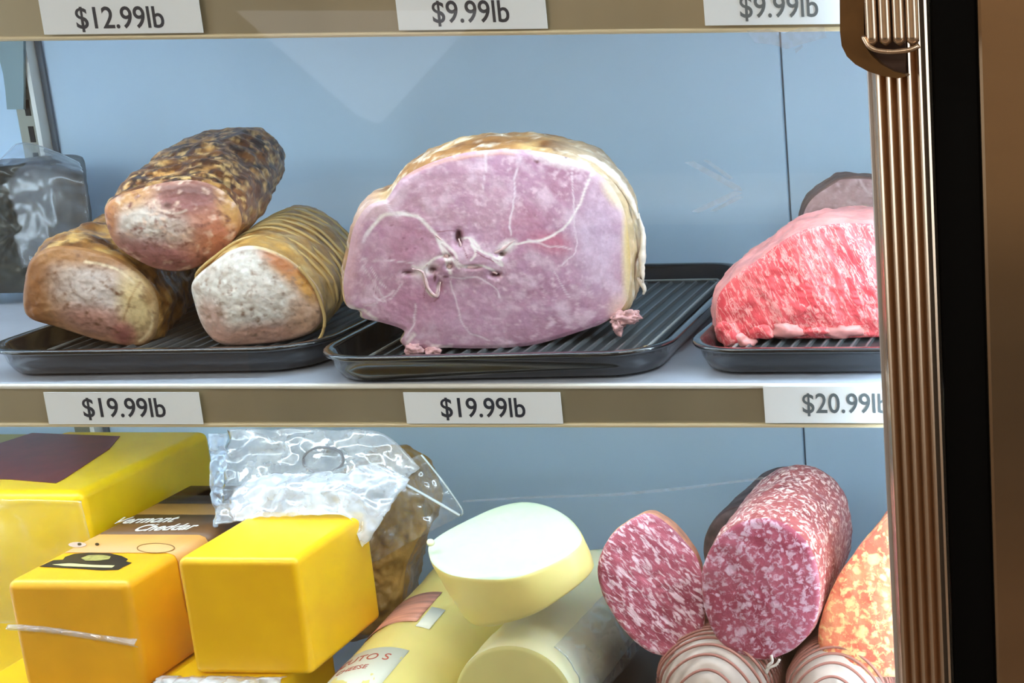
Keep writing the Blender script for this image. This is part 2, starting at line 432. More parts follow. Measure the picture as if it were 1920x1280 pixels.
# ------------------------------------------------------------------ shelves
m_deck = plain('shelf deck', (186, 192, 205), .3, .1, var=.08, vscale=20)
ZT, RH = .2533, .033
def shelf(name, z, label, yback=YB-.016):
    t = empty(name, (0, .2, z)); tag(t, label, 'shelf')
    box('deck', (-.95, .003, z-.012), (.70, yback, z), m_deck, t, bevel=.001)
    box('price_rail', (-.95, 0, z-RH+.0025), (.70, .003, z-.0035), m_rail, t)
    tube('rail_top_lip', [(-.95, -.0008, z-.0016), (0, -.0008, z-.0016), (.70, -.0008, z-.0016)], .0021, m_lip, t)
    tube('rail_bottom_lip', [(-.95, -.001, z-RH+.0012), (0, -.001, z-RH+.0012), (.70, -.001, z-RH+.0012)], .0017, plain('lip', (220, 205, 170), .4, .2), t)
    return t
sh_top = shelf('shelf', ZT+RH, 'upper metal shelf whose price rail runs along the top edge')
sh_mid = shelf('shelf', 0, 'middle metal shelf carrying the meat trays')
sh_low = shelf('shelf', -.345, 'lower metal shelf under the cheeses and salamis')
# curved bracket holding the upper shelf
bk = [(0, 40), (44, 40), (44, 205), (13, 205), (10, 170), (6, 140), (0, 116), (-8, 96), (-20, 80), (-60, 60), (-60, 40)]
plate('bracket', [tuple(at(x, y, YB-.018)) for x, y in bk], (0, .003, 0), plain('bracket', (128, 146, 148), .4, .4), sh_top)

# LED strips: behind the door stiles and under the shelf noses
m_ledcool = lambda n, s: emitter(n, (.70, .87, 1.0), s)
def led(name, lo, hi, mat, label):
    t = empty(name, ((lo[0]+hi[0])/2, (lo[1]+hi[1])/2, lo[2])); tag(t, label, 'light')
    return t
def vertical_led(x0, x1, y, s, label, sgn):
    t = led('led_strip', (x0, y, -.3), (x1, y, .6), None, label)
    box('housing', (min(x0, x1), y-.006, -.33), (max(x0, x1), y-.001, .58), m_white, t)
    box('diffuser', (min(x0, x1)+.002, y-.001, -.32), (max(x0, x1)-.002, y+.004, .57), m_ledcool('led', s), t)
vertical_led(.305, .328, -.02, LED_RIGHT, 'upright light strip hidden behind the bronze door stile', 1)
vertical_led(-.80, -.775, -.02, LED_LEFT, 'upright light strip at the far left end of the case', 1)
for z, s, l in ((ZT+RH-.0125, LED_UPPER, 'light strip under the nose of the upper shelf'), (-.0125, LED_LOWER, 'light strip under the nose of the middle shelf')):
    t = led('led_strip', (-.9, .01, z), (.65, .03, z), None, l)
    box('housing', (-.9, .006, z-.004), (.65, .030, z), m_white, t)
    box('diffuser', (-.89, .008, z-.008), (.64, .028, z-.004), m_ledcool('led bar', s), t)

# ------------------------------------------------------------------ price tags
m_paper = plain('tag paper', (240, 247, 252), .6)
m_ink = plain('ink', (38, 44, 58), .6)
m_ink_pale = plain('pale ink', (96, 106, 112), .6)  # pale ink; glass reflection over the handle-side tag put into its colour
def price(px0, px1, py0, py1, txt, tx, ty, th, label, mat=m_ink):
    a = at(px0, py1, -.0035); b = at(px1, py0, -.0035)
    t = empty('price_tag', ((a.x+b.x)/2, -.003, a.z)); tag(t, label, 'price tag', 'price tags on the shelf rails')
    box('card', (a.x, -.0036, a.z), (b.x, -.0031, b.z), m_paper, t, bevel=.0001, seg=1)
    me = text_mesh(txt, th, offset=.0002)
    c = at(tx, ty, -.0038)
    M = Matrix.Translation((c.x, -.0037, c.z)) @ Matrix.Rotation(math.pi/2, 4, 'X') @ Matrix.Diagonal((.88, 1, 1, 1))
    me.transform(M)
    link('lettering', me, mat, t)
TH = .0212
price(83, 369, -22, 65, '$12.99lb', 224, 35, TH, 'white tag reading $12.99lb on the upper shelf rail')
price(748, 1019, -30, 57, '$9.99lb', 882, 24, TH, 'white tag reading $9.99lb, middle one on the upper shelf rail')
price(1322, 1610, -36, 48, '$9.99lb', 1460, 14, TH, 'white tag reading $9.99lb beside the bronze door handle', m_ink_pale)
price(92, 372, 735, 795, '$19.99lb', 232, 766, TH, 'white tag reading $19.99lb below the tray of roasts')
price(763, 1050, 735, 794, '$19.99lb', 905, 766, TH, 'white tag reading $19.99lb below the ham tray')
price(1435, 1720, 724, 793, '$20.99lb', 1585, 758, TH, 'white tag reading $20.99lb below the red beef', m_ink_pale)

# ------------------------------------------------------------------ trays
m_tray = plain('black tray plastic', (20, 23, 27), .14, spec=.9, coat=.5)
m_liner = plain('tray liner', (48, 51, 54), .35, spec=.5)
m_bar = plain('tray ridge', (92, 95, 97), .3, spec=.6)
m_edge_hl = plain('liner edge highlight', (150, 152, 150), .3)  # pale colour stands in for the highlight along the liner's raised border
def rrect(w, d, r, n=8):
    pts = []
    for cx, cy, a0 in ((w/2-r, d/2-r, 0), (-w/2+r, d/2-r, 90), (-w/2+r, -d/2+r, 180), (w/2-r, -d/2+r, 270)):
        for k in range(n+1):
            a = math.radians(a0+90*k/n); pts.append((cx+r*math.cos(a), cy+r*math.sin(a)))
    return pts
def tray(loc, rz, w, d, label):
    t = empty('meat_tray', loc); t.rotation_euler.z = math.radians(rz); bpy.context.view_layer.update()
    tag(t, label, 'tray', 'black meat trays on the middle shelf')
    M = t.matrix_basis.copy()
    prof = [(.020, .0), (.011, .0025), (.007, .010), (.005, .0185), (.001, .0192), (.0, .0205), (.0, .0222), (.0015, .023), (.006, .0228), (.0075, .021), (.012, .010), (.020, .006)]
    V = []; F = []
    rings = [rrect(w-2*i, d-2*i, max(.045-i, .012)) for i, z in prof]
    n = len(rings[0])
    for (i, z), r in zip(prof, rings): V += [M @ Vector((x, y, z)) for x, y in r]
    for k in range(len(prof)-1):
        for j in range(n): F.append((k*n+j, k*n+(j+1) % n, (k+1)*n+(j+1) % n, (k+1)*n+j))
    F.append(tuple(range(n))); F.append(tuple((len(prof)-1)*n+j for j in range(n)))
    mesh('pan', V, F, m_tray, t, True)
    w2, d2 = w-.052, d-.052; V = []; F = []
    lp = [(0, .0065), (0, .0105), (.001, .0112), (.003, .0112), (.004, .0092)]
    rings = [rrect(w2-2*i, d2-2*i, .02) for i, z in lp]; n = len(rings[0])
    for (i, z), r in zip(lp, rings): V += [M @ Vector((x, y, z)) for x, y in r]
    for k in range(len(lp)-1):
        for j in range(n): F.append((k*n+j, k*n+(j+1) % n, (k+1)*n+(j+1) % n, (k+1)*n+j))
    F.append(tuple(range(n))); F.append(tuple((len(lp)-1)*n+j for j in range(n)))
    ln = mesh('liner', V, F, m_liner, t)
    tube('liner_edge', [M @ Vector((x, y, .0112)) for x, y in rrect(w2-.004, d2-.004, .018, 4)], .0013, m_edge_hl, ln, n=6, closed=True, per=2)
    nb = 17
    bar0 = None
    for k in range(nb):
        x = -w2/2+.012+(w2-.024)*k/(nb-1)
        if bar0 is None:
            bm = bmesh.new(); bmesh.ops.create_cube(bm, size=1)
            for v in bm.verts: v.co = Vector((v.co.x*(.0032 if v.co.z < 0 else .0018), v.co.y*(d2-.018), .0104+v.co.z*.0024))
            bar0 = bpy.data.meshes.new('bar'); bm.to_mesh(bar0); bm.free(); bar0.materials.append(m_bar)
        o = bpy.data.objects.new('bar', bar0); COL.objects.link(o); o.parent = ln
        o.matrix_basis = M @ Matrix.Translation((x, 0, 0))
    return t
tray((-.298, .184, .0003), 3, .262, .345, 'black ridged tray under the three roasts')
tray((-.029, .168, .0003), 4, .264, .347, 'black ridged tray under the large pink ham')
tray((.252, .184, .0003), 1, .262, .345, 'black ridged tray under the red marbled beef')
ZL = .0118     # top of the ridges

# ================================================================== MEAT
# ---- ham
m_hamface = painted('ham face', .42, .12, 420, .08, 520, .12)
m_hamskin = painted('ham rind', .5, .5, 160, .2, 120, .05)
def axis_of(deg, tilt=0):
    a = math.radians(deg); b = math.radians(tilt)
    return np.array([math.sin(a)*math.cos(b), math.cos(a)*math.cos(b), math.sin(b)])
def k3(pts, ox=600, oy=220, s=.40625): return [(ox+x*s, oy+y*s) for x, y in pts]
ham_px = [(726, 372), (754, 334), (803, 307), (860, 289), (917, 281), (974, 280), (1025, 286), (1067, 296), (1108, 315), (1144, 346), (1169, 391), (1179, 447), (1182, 504), (1174, 565), (1140, 600), (1079, 624), (1006, 645), (945, 652), (884, 653), (830, 652), (811, 658), (790, 651), (772, 655), (752, 640), (758, 620), (722, 606), (683, 596), (677, 583), (651, 573), (644, 529), (652, 480), (664, 425), (688, 388), (710, 378)]
hax = axis_of(-19, 0)
hp0 = atz(880, 653, ZL+.001)
ham = empty('ham', hp0); tag(ham, 'large half ham with pink cut face and brown rind', 'ham')
hring = outline3(ham_px, hp0, Vector(hax), 300)
def ham_relief(P):
    z = np.zeros(len(P))
    for x, y, rx, ry, dep in [(859, 447, 7, 13, .009), (939, 476, 8, 5, .006), (928, 515, 9, 5, .007), (843, 498, 6, 5, .006), (810, 506, 8, 6, .006), (766, 512, 12, 4, .004), (886, 500, 14, 4, .004), (837, 480, 10, 4, .004), (823, 535, 5, 9, .004)]:
        z -= dep*np.exp(-(((P[:, 0]-x)/rx)**2+((P[:, 1]-y)/ry)**2))
    z += .004*np.exp(-(((P[:, 0]-870)/70)**2+((P[:, 1]-490)/32)**2))
    return z
hb = loft('rind', hring, hax, .21, profile('ham'), m_hamskin, ham, seg=50, amp=.003, nscale=28, seed=3, zmin=ZL+.0004)
p = Paint(hb, (158, 112, 66))
p.noise(30, (120, 78, 42), -.05, .4, .8, 1); p.noise(22, (205, 165, 110), .0, .45, .7, 5)
p.blob(1190, 440, 60, 150, (216, 192, 148), .95, -8, .8); p.blob(1120, 320, 80, 45, (204, 180, 150), .9, 30, .8)
p.blob(1195, 540, 40, 80, (224, 196, 150), .8)
p.noise(90, (240, 226, 205), .1, .4, .45, 8); p.blob(690, 420, 30, 60, (205, 170, 160), .8)
p.done()
hf = face('cut_face', hring, hax, m_hamface, ham, rings=110, bulge=.004, amp=.0005, nscale=60, seed=2, fn=ham_relief)
p = Paint(hf, (192, 150, 168)); p.noise(16, (172, 124, 146), .0, .35, .7, 13)
p.noise(40, (186, 142, 166), -.1, .45, .8, 3); p.noise(60, (214, 182, 198), .0, .5, .7, 6); p.noise(200, (222, 190, 204), .15, .5, .45, 9)
p.blob(760, 450, 55, 45, (188, 130, 152), .65); p.blob(985, 430, 40, 40, (186, 126, 150), .6); p.blob(1035, 455, 40, 18, (190, 108, 128), .75, 8)
p.blob(780, 570, 60, 40, (190, 130, 158), .6); p.blob(1120, 440, 45, 90, (208, 186, 208), .6); p.blob(880, 590, 60, 45, (204, 160, 184), .5)
FAT = (232, 214, 222); FATW = (240, 230, 226)
p.blob(1182, 470, 15, 140, (222, 200, 152), .9, 0, .7); p.blob(1154, 366, 34, 15, (228, 208, 180), .9, 50, .8); p.blob(1060, 300, 55, 14, (236, 222, 220), .8, 10, .9)
p.blob(1182, 440, 9, 70, (206, 168, 88), .7); p.blob(1165, 580, 22, 24, (232, 196, 180), .7)
p.blob(660, 470, 14, 90, (222, 178, 184), .6, 8); p.blob(700, 392, 36, 16, (220, 190, 196), .75, -20)
p.line([(705, 376), (725, 350), (765, 326), (830, 302), (900, 290), (960, 288)], 9, (196, 142, 112), .55)
p.line(k3([(215, 545), (250, 490), (290, 455), (350, 440), (430, 450), (480, 490), (530, 540), (560, 600), (592, 700)]), 7.5, FATW, .95)
p.line(k3([(300, 380), (325, 420), (360, 450)]), 6, FAT, .8); p.line(k3([(200, 575), (225, 530)]), 7, FAT, .7)
p.line(k3([(760, 140), (762, 230), (755, 340)]), 3.4, FAT, .85)
p.line(k3([(925, 160), (905, 260), (895, 380), (880, 470), (878, 545)]), 4, FAT, .9)
p.line(k3([(1260, 250), (1215, 350), (1180, 440), (1120, 510), (1050, 558), (950, 572), (880, 590)]), 5, FATW, .95)
p.line(k3([(1150, 160), (1165, 230), (1165, 340), (1175, 480), (1182, 580), (1170, 630), (1115, 680)]), 3, FAT, .8)
p.line(k3([(1080, 715), (1120, 780), (1155, 830)]), 3, FAT, .7); p.line(k3([(960, 560), (1060, 590), (1160, 605)]), 3.4, FAT, .7)
for q in ([(530, 540), (620, 620), (650, 680), (760, 690), (820, 720)], [(560, 575), (600, 640), (640, 690)], [(700, 590), (760, 620), (830, 645), (860, 600)], [(480, 690), (520, 660), (590, 640), (600, 720)], [(430, 690), (480, 720), (500, 800), (540, 820), (550, 760)], [(690, 560), (720, 620), (700, 660)], [(800, 650), (840, 680), (830, 640), (880, 590)], [(640, 560), (690, 560), (740, 600)]):
    p.line(k3(q), 6, FATW, .9)
p.blob(950, 462, 18, 10, FATW, .9, -30); p.blob(795, 505, 20, 12, FATW, .7, -30)
for q, wd in (([(190, 655), (300, 660), (430, 672)], 3.4), ([(200, 690), (260, 780), (305, 850)], 3.2), ([(235, 690), (290, 770)], 2.6), ([(270, 760), (310, 790)], 2.4), ([(600, 760), (630, 850), (650, 920), (685, 990), (780, 1030)], 3.5), ([(440, 860), (430, 960), (395, 1025)], 4), ([(600, 740), (720, 740), (800, 780), (830, 830)], 3.5), ([(240, 820), (300, 850), (380, 770)], 3), ([(340, 800), (250, 860), (200, 870)], 3)):
    p.line(k3(q), wd, FAT, .75)
for q in ([(440, 1000), (400, 1050), (440, 1065)], [(520, 1050), (600, 1060)], [(200, 890), (260, 930)], [(130, 870), (190, 890)]):
    p.line(k3(q), 7, FATW, .8)
for x, y, rx, ry in ((637, 545, 16, 30), (648, 580, 10, 22), (838, 632, 14, 11), (812, 725, 22, 9), (598, 690, 14, 12), (520, 700, 20, 9), (400, 714, 26, 7), (530, 740, 8, 24), (700, 694, 36, 5), (590, 640, 14, 7), (580, 735, 14, 7), (1000, 205, 10, 9), (1135, 183, 12, 8)):
    p.blob(600+x*.40625, 220+y*.40625, rx*.36, ry*.34, (96, 46, 48), .8, 0, .6)
for q in ([(540, 527), (620, 525)], [(560, 580), (640, 660)], [(660, 600), (680, 650)], [(720, 620), (800, 660)], [(480, 700), (500, 760), (480, 830)], [(240, 790), (275, 835)], [(560, 760), (550, 830), (520, 850)]):
    p.line(k3(q), 2.6, (140, 78, 88), .7)
for x, y in ((385, 560), (440, 605), (400, 610), (330, 500), (470, 560), (320, 655), (310, 930)): p.blob(600+x*.406, 220+y*.406, 2.5, 2, (130, 76, 96), .7)
p.done()
m_flap = plain('ham flap', (208, 160, 160), .5, var=.35, vscale=200, sss=.1)
m_strand = plain('fat strand', (224, 190, 190), .45, var=.25, vscale=200, sss=.1)
for i, (q, r) in enumerate((([(535, 545), (590, 590), (640, 640), (660, 690), (740, 690), (818, 722)], .0016), ([(560, 580), (585, 640), (600, 700), (592, 722)], .0015), ([(690, 570), (730, 610), (790, 625), (850, 600), (900, 565)], .0018), ([(480, 695), (520, 660), (590, 640)], .0014), ([(425, 700), (475, 715), (500, 790), (540, 825), (555, 760)], .0013), ([(640, 560), (660, 610), (700, 660), (690, 690)], .0014), ([(720, 580), (745, 640), (810, 660), (840, 690)], .0013), ([(560, 700), (640, 672), (690, 660)], .0012))):
    tube('fat_strand', [tuple(on(x, y, hp0-Vector(hax)*.0050, Vector(hax))) for x, y in k3(q)], lambda t, r=r, i=i: r*(.3+.7*math.sin(math.pi*min(max(t, .05), .95)))*(1+.5*noise.noise(Vector((t*9, i*3.3, 2)))), m_strand, ham, n=7)
def flap(px, py, r, seed, rgb=None):
    c = on(px, py, hp0-Vector(hax)*.002, Vector(hax)); return blobmesh('fat_flap', c, r, m_flap, ham, .4, 260, seed, 4)
flap(1172, 596, (.011, .006, .006), 1); flap(1184, 588, (.006, .004, .003), 4); flap(1158, 610, (.004, .004, .008), 9)
flap(776, 655, (.007, .004, .005), 6); flap(810, 658, (.006, .004, .0035), 7)
m_skinrag = plain('skin rag', (232, 222, 208), .5, var=.2, vscale=150)
for i, (q, r) in enumerate((([(1075, 292), (1110, 300), (1150, 330), (1180, 370), (1196, 410)], .0035), ([(1196, 400), (1206, 440), (1204, 490), (1206, 530)], .0028), ([(1195, 520), (1208, 540), (1206, 552)], .002), ([(1060, 286), (1085, 300), (1130, 316), (1160, 350)], .003))):
    tube('skin_edge', [tuple(on(x, y, hp0+Vector(hax)*(.010+.004*i), Vector(hax))) for x, y in q], lambda t, r=r: r*(.35+.65*math.sin(math.pi*min(max(t, .03), .97)))*(1+.5*noise.noise(Vector((t*17, r*900, 1)))), m_skinrag, ham)

# ---- roasts
m_roastskin = painted('roast skin', .42, .6, 140, .25, 110, .04, coat=.15)
m_roastface = painted('roast end', .5, .25, 260, .12, 260, .06)
m_net = plain('netting', (206, 176, 116), .6)
def roast(name, label, px, p0, ax, L, base, paint_body, paint_face, seed, bulge=.012, amp=.005):
    t = empty(name, p0); tag(t, label, 'roast', 'cooked roasts stacked on the left tray')
    r = outline3(px, p0, Vector(ax), 180)
    b = loft('crust', r, ax, L, profile('roast'), m_roastskin, t, seg=56, amp=amp, nscale=26, seed=seed, zmin=ZL+.0004)
    p = Paint(b, base); paint_body(p); p.done()
    f = face('end_face', r, ax, m_roastface, t, rings=60, bulge=bulge, amp=.0012, nscale=45, seed=seed+1, edge=.003)
    p = Paint(f, (205, 180, 165)); paint_face(p); p.done()
    return t, r
rax = axis_of(-23, 0)
# left roast
def pb(p):
    p.noise(28, (120, 76, 34), -.05, .35, .9, 1); p.noise(50, (214, 172, 104), .05, .4, .7, 4); p.noise(70, (80, 48, 22), .15, .45, .6, 7)
def pf(p):
    p.mixin(np.ones(len(p.P)), (176, 132, 92)); p.noise(40, (140, 92, 50), .0, .4, .7, 2)
    p.blob(175, 545, 75, 55, (206, 192, 184), .9, 25, .9); p.blob(190, 605, 75, 28, (186, 132, 118), .8, 14, .8)
    p.blob(60, 530, 26, 80, (142, 88, 40), .8); p.blob(150, 478, 110, 20, (160, 108, 54), .85, 6); p.blob(258, 570, 34, 60, (222, 196, 142), .9, -10, .8)
    p.blob(232, 625, 22, 20, (188, 120, 108), .85, 20, .6); p.blob(232, 630, 10, 12, (140, 72, 70), .6); p.blob(278, 560, 8, 16, (150, 100, 44), .6)
    p.line([(160, 490), (210, 500), (250, 530)], 6, (236, 218, 180), .7); p.line([(232, 600), (244, 560), (262, 530)], 5, (160, 112, 60), .6)
    p.line([(262, 640), (282, 620), (286, 590)], 6, (235, 214, 168), .7); p.noise(160, (120, 78, 50), .15, .5, .35, 9)
L_px = [(60, 484), (47, 525), (44, 572), (58, 597), (108, 613), (163, 631), (213, 644), (262, 649), (288, 632), (298, 592), (292, 550), (266, 512), (218, 482), (160, 465), (100, 462)]
p0 = atz(213, 645, ZL+.0005)
rL, ringL = roast('roast', 'browned roast lying lowest at the left of the stack', L_px, p0, rax, .20, (176, 128, 66), pb, pf, 2)
# right roast, wrapped in netting
def pb(p):
    p.noise(30, (150, 104, 44), -.05, .35, .8, 1); p.noise(45, (226, 198, 138), .05, .4, .7, 4); p.blob(600, 560, 40, 70, (214, 190, 130), .7)
    p.blob(620, 470, 40, 60, (172, 120, 46), .6)
def pf(p):
    p.mixin(np.ones(len(p.P)), (222, 214, 204)); p.noise(50, (200, 186, 172), .0, .4, .6, 2); p.noise(130, (240, 236, 230), .0, .4, .6, 3)
    p.blob(490, 630, 110, 24, (206, 150, 128), .8, -6, .9); p.blob(400, 605, 24, 40, (208, 150, 130), .6, -20); p.blob(575, 590, 34, 46, (216, 172, 140), .8)
    p.blob(545, 510, 60, 20, (200, 132, 56), .85, 42, .9); p.blob(520, 490, 40, 12, (186, 104, 50), .7, 30); p.blob(575, 540, 30, 12, (214, 158, 60), .7, 60)
    p.line([(480, 462), (530, 478), (575, 515), (600, 550)], 6, (240, 220, 170), .7); p.noise(180, (160, 130, 110), .2, .5, .4, 9)
R_px = [(361, 529), (365, 569), (384, 618), (418, 645), (488, 645), (540, 638), (585, 622), (607, 588), (600, 545), (572, 510), (530, 478), (480, 461), (438, 467), (396, 495)]
p0 = atz(455, 646, ZL+.0005)
rR, ringR = roast('roast', 'golden netted roast with white end beside the ham', R_px, p0, axis_of(-22, 0), .27, (196, 152, 82), pb, pf, 5, amp=.003)
cR = ringR.mean(0); prf = profile('roast'); axR = axis_of(-22, 0)
for k, t in enumerate((.1, .17, .25, .33, .42, .5, .59, .68, .78)):
    s = np.interp(t, [q[0] for q in prf], [q[1] for q in prf])*1.012
    ring = cR+axR*.27*t+(ringR[::6]-cR)*s
    ring = ring+axR*(.006*np.array([noise.noise(Vector((j*.35, k*2.2, 0))) for j in range(len(ring))]))[:, None]
    tube('netting', ring, .0014, m_net, rR, n=6, closed=True, per=3)
tube('netting', [tuple(on(x, y, p0-Vector(axR)*.006, Vector(axR))) for x, y in ((560, 500), (590, 540), (608, 590), (606, 620), (596, 640))], .0013, m_net, rR, n=6)
# upper roast
def pb(p):
    p.noise(26, (92, 52, 24), -.2, .2, .95, 1, (1, 1, 2.4)); p.noise(40, (200, 148, 84), .08, .35, .75, 7, (1, 1, 2.4)); p.noise(60, (52, 28, 16), .05, .3, .85, 4, (1, 1, 2.4))
    p.blob(470, 420, 40, 70, (150, 96, 70), .6); p.noise(120, (226, 184, 120), .2, .45, .5, 8)
def pf(p):
    p.mixin(np.ones(len(p.P)), (198, 146, 128)); p.noise(36, (178, 116, 98), .0, .4, .7, 2)
    p.blob(270, 420, 62, 42, (216, 206, 196), .95, 10, .9); p.blob(330, 430, 44, 26, (206, 188, 178), .7, 15); p.blob(300, 480, 90, 26, (172, 112, 116), .8, 16, .9)
    p.blob(405, 440, 44, 56, (190, 118, 92), .75); p.blob(350, 372, 62, 28, (142, 88, 88), .9, -6, .9); p.blob(340, 356, 80, 12, (100, 58, 50), .7)
    p.blob(240, 370, 44, 22, (196, 142, 78), .85, -18); p.blob(205, 410, 16, 40, (190, 122, 70), .85); p.blob(432, 390, 20, 44, (206, 158, 88), .85, -20)
    p.blob(313, 384, 8, 5, (90, 56, 48), .8); p.line([(294, 398), (315, 405), (338, 408)], 5, (120, 78, 66), .7); p.line([(290, 380), (300, 395), (330, 400), (350, 392)], 5, (228, 206, 190), .7)
    p.line([(300, 362), (340, 352), (390, 358), (412, 380)], 5, (110, 64, 56), .6); p.noise(150, (130, 80, 70), .15, .5, .45, 9); p.noise(110, (232, 200, 180), .2, .5, .4, 11)
U_px = [(197, 391), (203, 431), (219, 460), (252, 484), (293, 503), (341, 508), (386, 493), (427, 462), (452, 423), (446, 388), (414, 355), (366, 338), (309, 342), (260, 354), (219, 368)]
uax = axis_of(-21, 7)
p0 = at(325, 425, .088)
rU, ringU = roast('roast', 'dark crusted roast resting on top of the other two', U_px, p0, uax, .235, (142, 92, 46), pb, pf, 9, bulge=.014, amp=.0045)

# ---- raw beef and cooked beef
def marbled(name, red, red2, fat, rot, scl, lo=.46, hi=.6, wave=True):
    m, nt, b = newmat(name); v = coords(nt, scl, rot)
    d = nd(nt, 'ShaderNodeTexNoise', {'Vector': v, 'Scale': 2.2, 'Detail': 3})
    vv = nd(nt, 'ShaderNodeVectorMath', {0: v, 1: d.outputs['Color']}, operation='ADD').outputs[0]
    n1 = nd(nt, 'ShaderNodeTexNoise', {'Vector': vv, 'Scale': 1.6, 'Detail': 5, 'Roughness': .6})
    n2 = nd(nt, 'ShaderNodeTexNoise', {'Vector': vv, 'Scale': .35, 'Detail': 3})
    base = ramp(nt, n2.outputs['Fac'], [(.35, s2l(red)), (.65, s2l(red2))])
    ab = nd(nt, 'ShaderNodeMath', {0: n1.outputs['Fac'], 1: .5}, operation='SUBTRACT').outputs[0]
    ab = nd(nt, 'ShaderNodeMath', {0: ab}, operation='ABSOLUTE').outputs[0]
    f = ramp(nt, ab, [(.0, (.95, .95, .95)), (.014, (.7,)*3), (.045, (0, 0, 0))])
    nt.links.new(mixc(nt, f, base, C4(fat)), b.inputs['Base Color'])
    bp = nd(nt, 'ShaderNodeBump', {'Height': n1.outputs['Fac'], 'Strength': .35, 'Distance': .003})
    nt.links.new(bp.outputs[0], b.inputs['Normal'])
    b.inputs['Roughness'].default_value = .35; b.inputs['Subsurface Weight'].default_value = .12; b.inputs['Subsurface Scale'].default_value = .005
    return m
m_raw = marbled('raw beef', (224, 72, 80), (236, 100, 104), (250, 172, 166), (0, math.radians(24), 0), (105, 105, 20))
m_rawskin = plain('beef fat', (226, 150, 146), .4, var=.25, vscale=60, bump=.4, bscale=120, sss=.1)
B_px = [(1343, 612), (1346, 558), (1376, 520), (1426, 483), (1475, 447), (1516, 428), (1572, 419), (1637, 420), (1700, 428), (1750, 460), (1780, 520), (1785, 590), (1760, 630), (1700, 634), (1645, 632), (1560, 634), (1480, 634), (1412, 634), (1394, 648), (1350, 642)]
bax = axis_of(-8, 0); p0 = atz(1500, 636, ZL+.0005)
bf = empty('beef_roast', p0); tag(bf, 'raw red marbled beef roast on the right tray', 'beef')
ring = outline3(B_px, p0, Vector(bax), 220)
loft('fat_cap', ring, bax, .14, profile('ham'), m_rawskin, bf, amp=.003, nscale=35, seed=4, zmin=ZL+.0004)
face('cut_face', ring, bax, m_raw, bf, rings=50, bulge=.006, amp=.002, nscale=50, seed=5)
for i, (x, y, r) in enumerate(((1365, 622, (.010, .006, .010)), (1385, 636, (.012, .006, .006)), (1420, 622, (.014, .005, .006)), (1470, 618, (.016, .005, .006)), (1520, 622, (.014, .005, .005)), (1580, 620, (.016, .005, .006)))):
    blobmesh('ragged_edge', on(x, y, p0-Vector(bax)*.002, Vector(bax)), r, m_rawskin if i % 2 else m_raw, bf, .5, 90, i)
K_px = [(1502, 470), (1503, 425), (1510, 392), (1528, 368), (1566, 343), (1582, 336), (1637, 336), (1700, 345), (1740, 400), (1745, 470), (1700, 530), (1600, 540), (1530, 520)]
kax = axis_of(-17, 0); p0 = at(1600, 440, .262)
kb = empty('beef_roast', p0); tag(kb, 'cooked brownish-mauve beef piece behind the red beef', 'beef')
kp = K_px
ring = outline3(kp, p0, Vector(kax), 160)
loft('crust', ring, kax, .05, profile('log'), plain('beef crust', (104, 80, 76), .6, var=.3, vscale=80), kb, amp=.002, seed=2, zmin=ZL+.0004)
f = face('cut_face', ring, kax, painted('cooked beef', .5, .4, 200, .12, 180, .05), kb, rings=40, bulge=.003, amp=.001)
p = Paint(f, (164, 130, 130)); p.noise(50, (146, 112, 112), 0, .4, .7, 3); p.blob(1620, 402, 30, 15, (226, 208, 186), .95, 0, .6); p.line([(1612, 338), (1622, 352), (1632, 362), (1645, 360)], 6, (200, 176, 176), .6); p.noise(160, (180, 150, 150), .1, .4, .5, 5); p.done()

# ---- dark wrapped package at the back left
m_darkpk = plain('dark meat', (44, 50, 47), .45, var=.45, vscale=45, bump=.4, bscale=60, coat=.3)
dax = axis_of(-36, 0); p0 = at(80, 450, .285)
dk = empty('wrapped_package', (p0.x, p0.y, .0)); tag(dk, 'dark block of meat in cling film behind the left roast', 'wrapped meat')
ring = outline3([(-90, 330), (-40, 318), (20, 312), (90, 304), (142, 308), (154, 322), (160, 360), (167, 430), (170, 500), (168, 540), (80, 546), (-40, 550), (-110, 548), (-112, 450)], p0, Vector(dax), 140)
loft('meat_block', ring, dax, .085, profile('log'), m_darkpk, dk, amp=.002, seed=6, zmin=.0006)
face('end_face', ring, dax, m_darkpk, dk, rings=30, bulge=.003, amp=.002, seed=8)
m_cling = film('cling film', .05, wscale=25, rough=.3)
def px3(rows): return [[tuple(at(*q)) for q in r] for r in rows]
sheet('cling_film', px3([[(-60, 322, .30), (0, 300, .30), (40, 268, .32), (100, 282, .32), (150, 304, .32)], [(-60, 345, .275), (0, 335, .275), (60, 325, .275), (110, 322, .275), (158, 330, .28)], [(-60, 400, .272), (0, 392, .272), (60, 386, .272), (110, 380, .272), (166, 376, .277)], [(-60, 520, .272), (0, 510, .272), (60, 500, .272), (110, 490, .272), (173, 480, .277)]]), m_cling, dk, amp=.0025, nscale=30, seed=3)

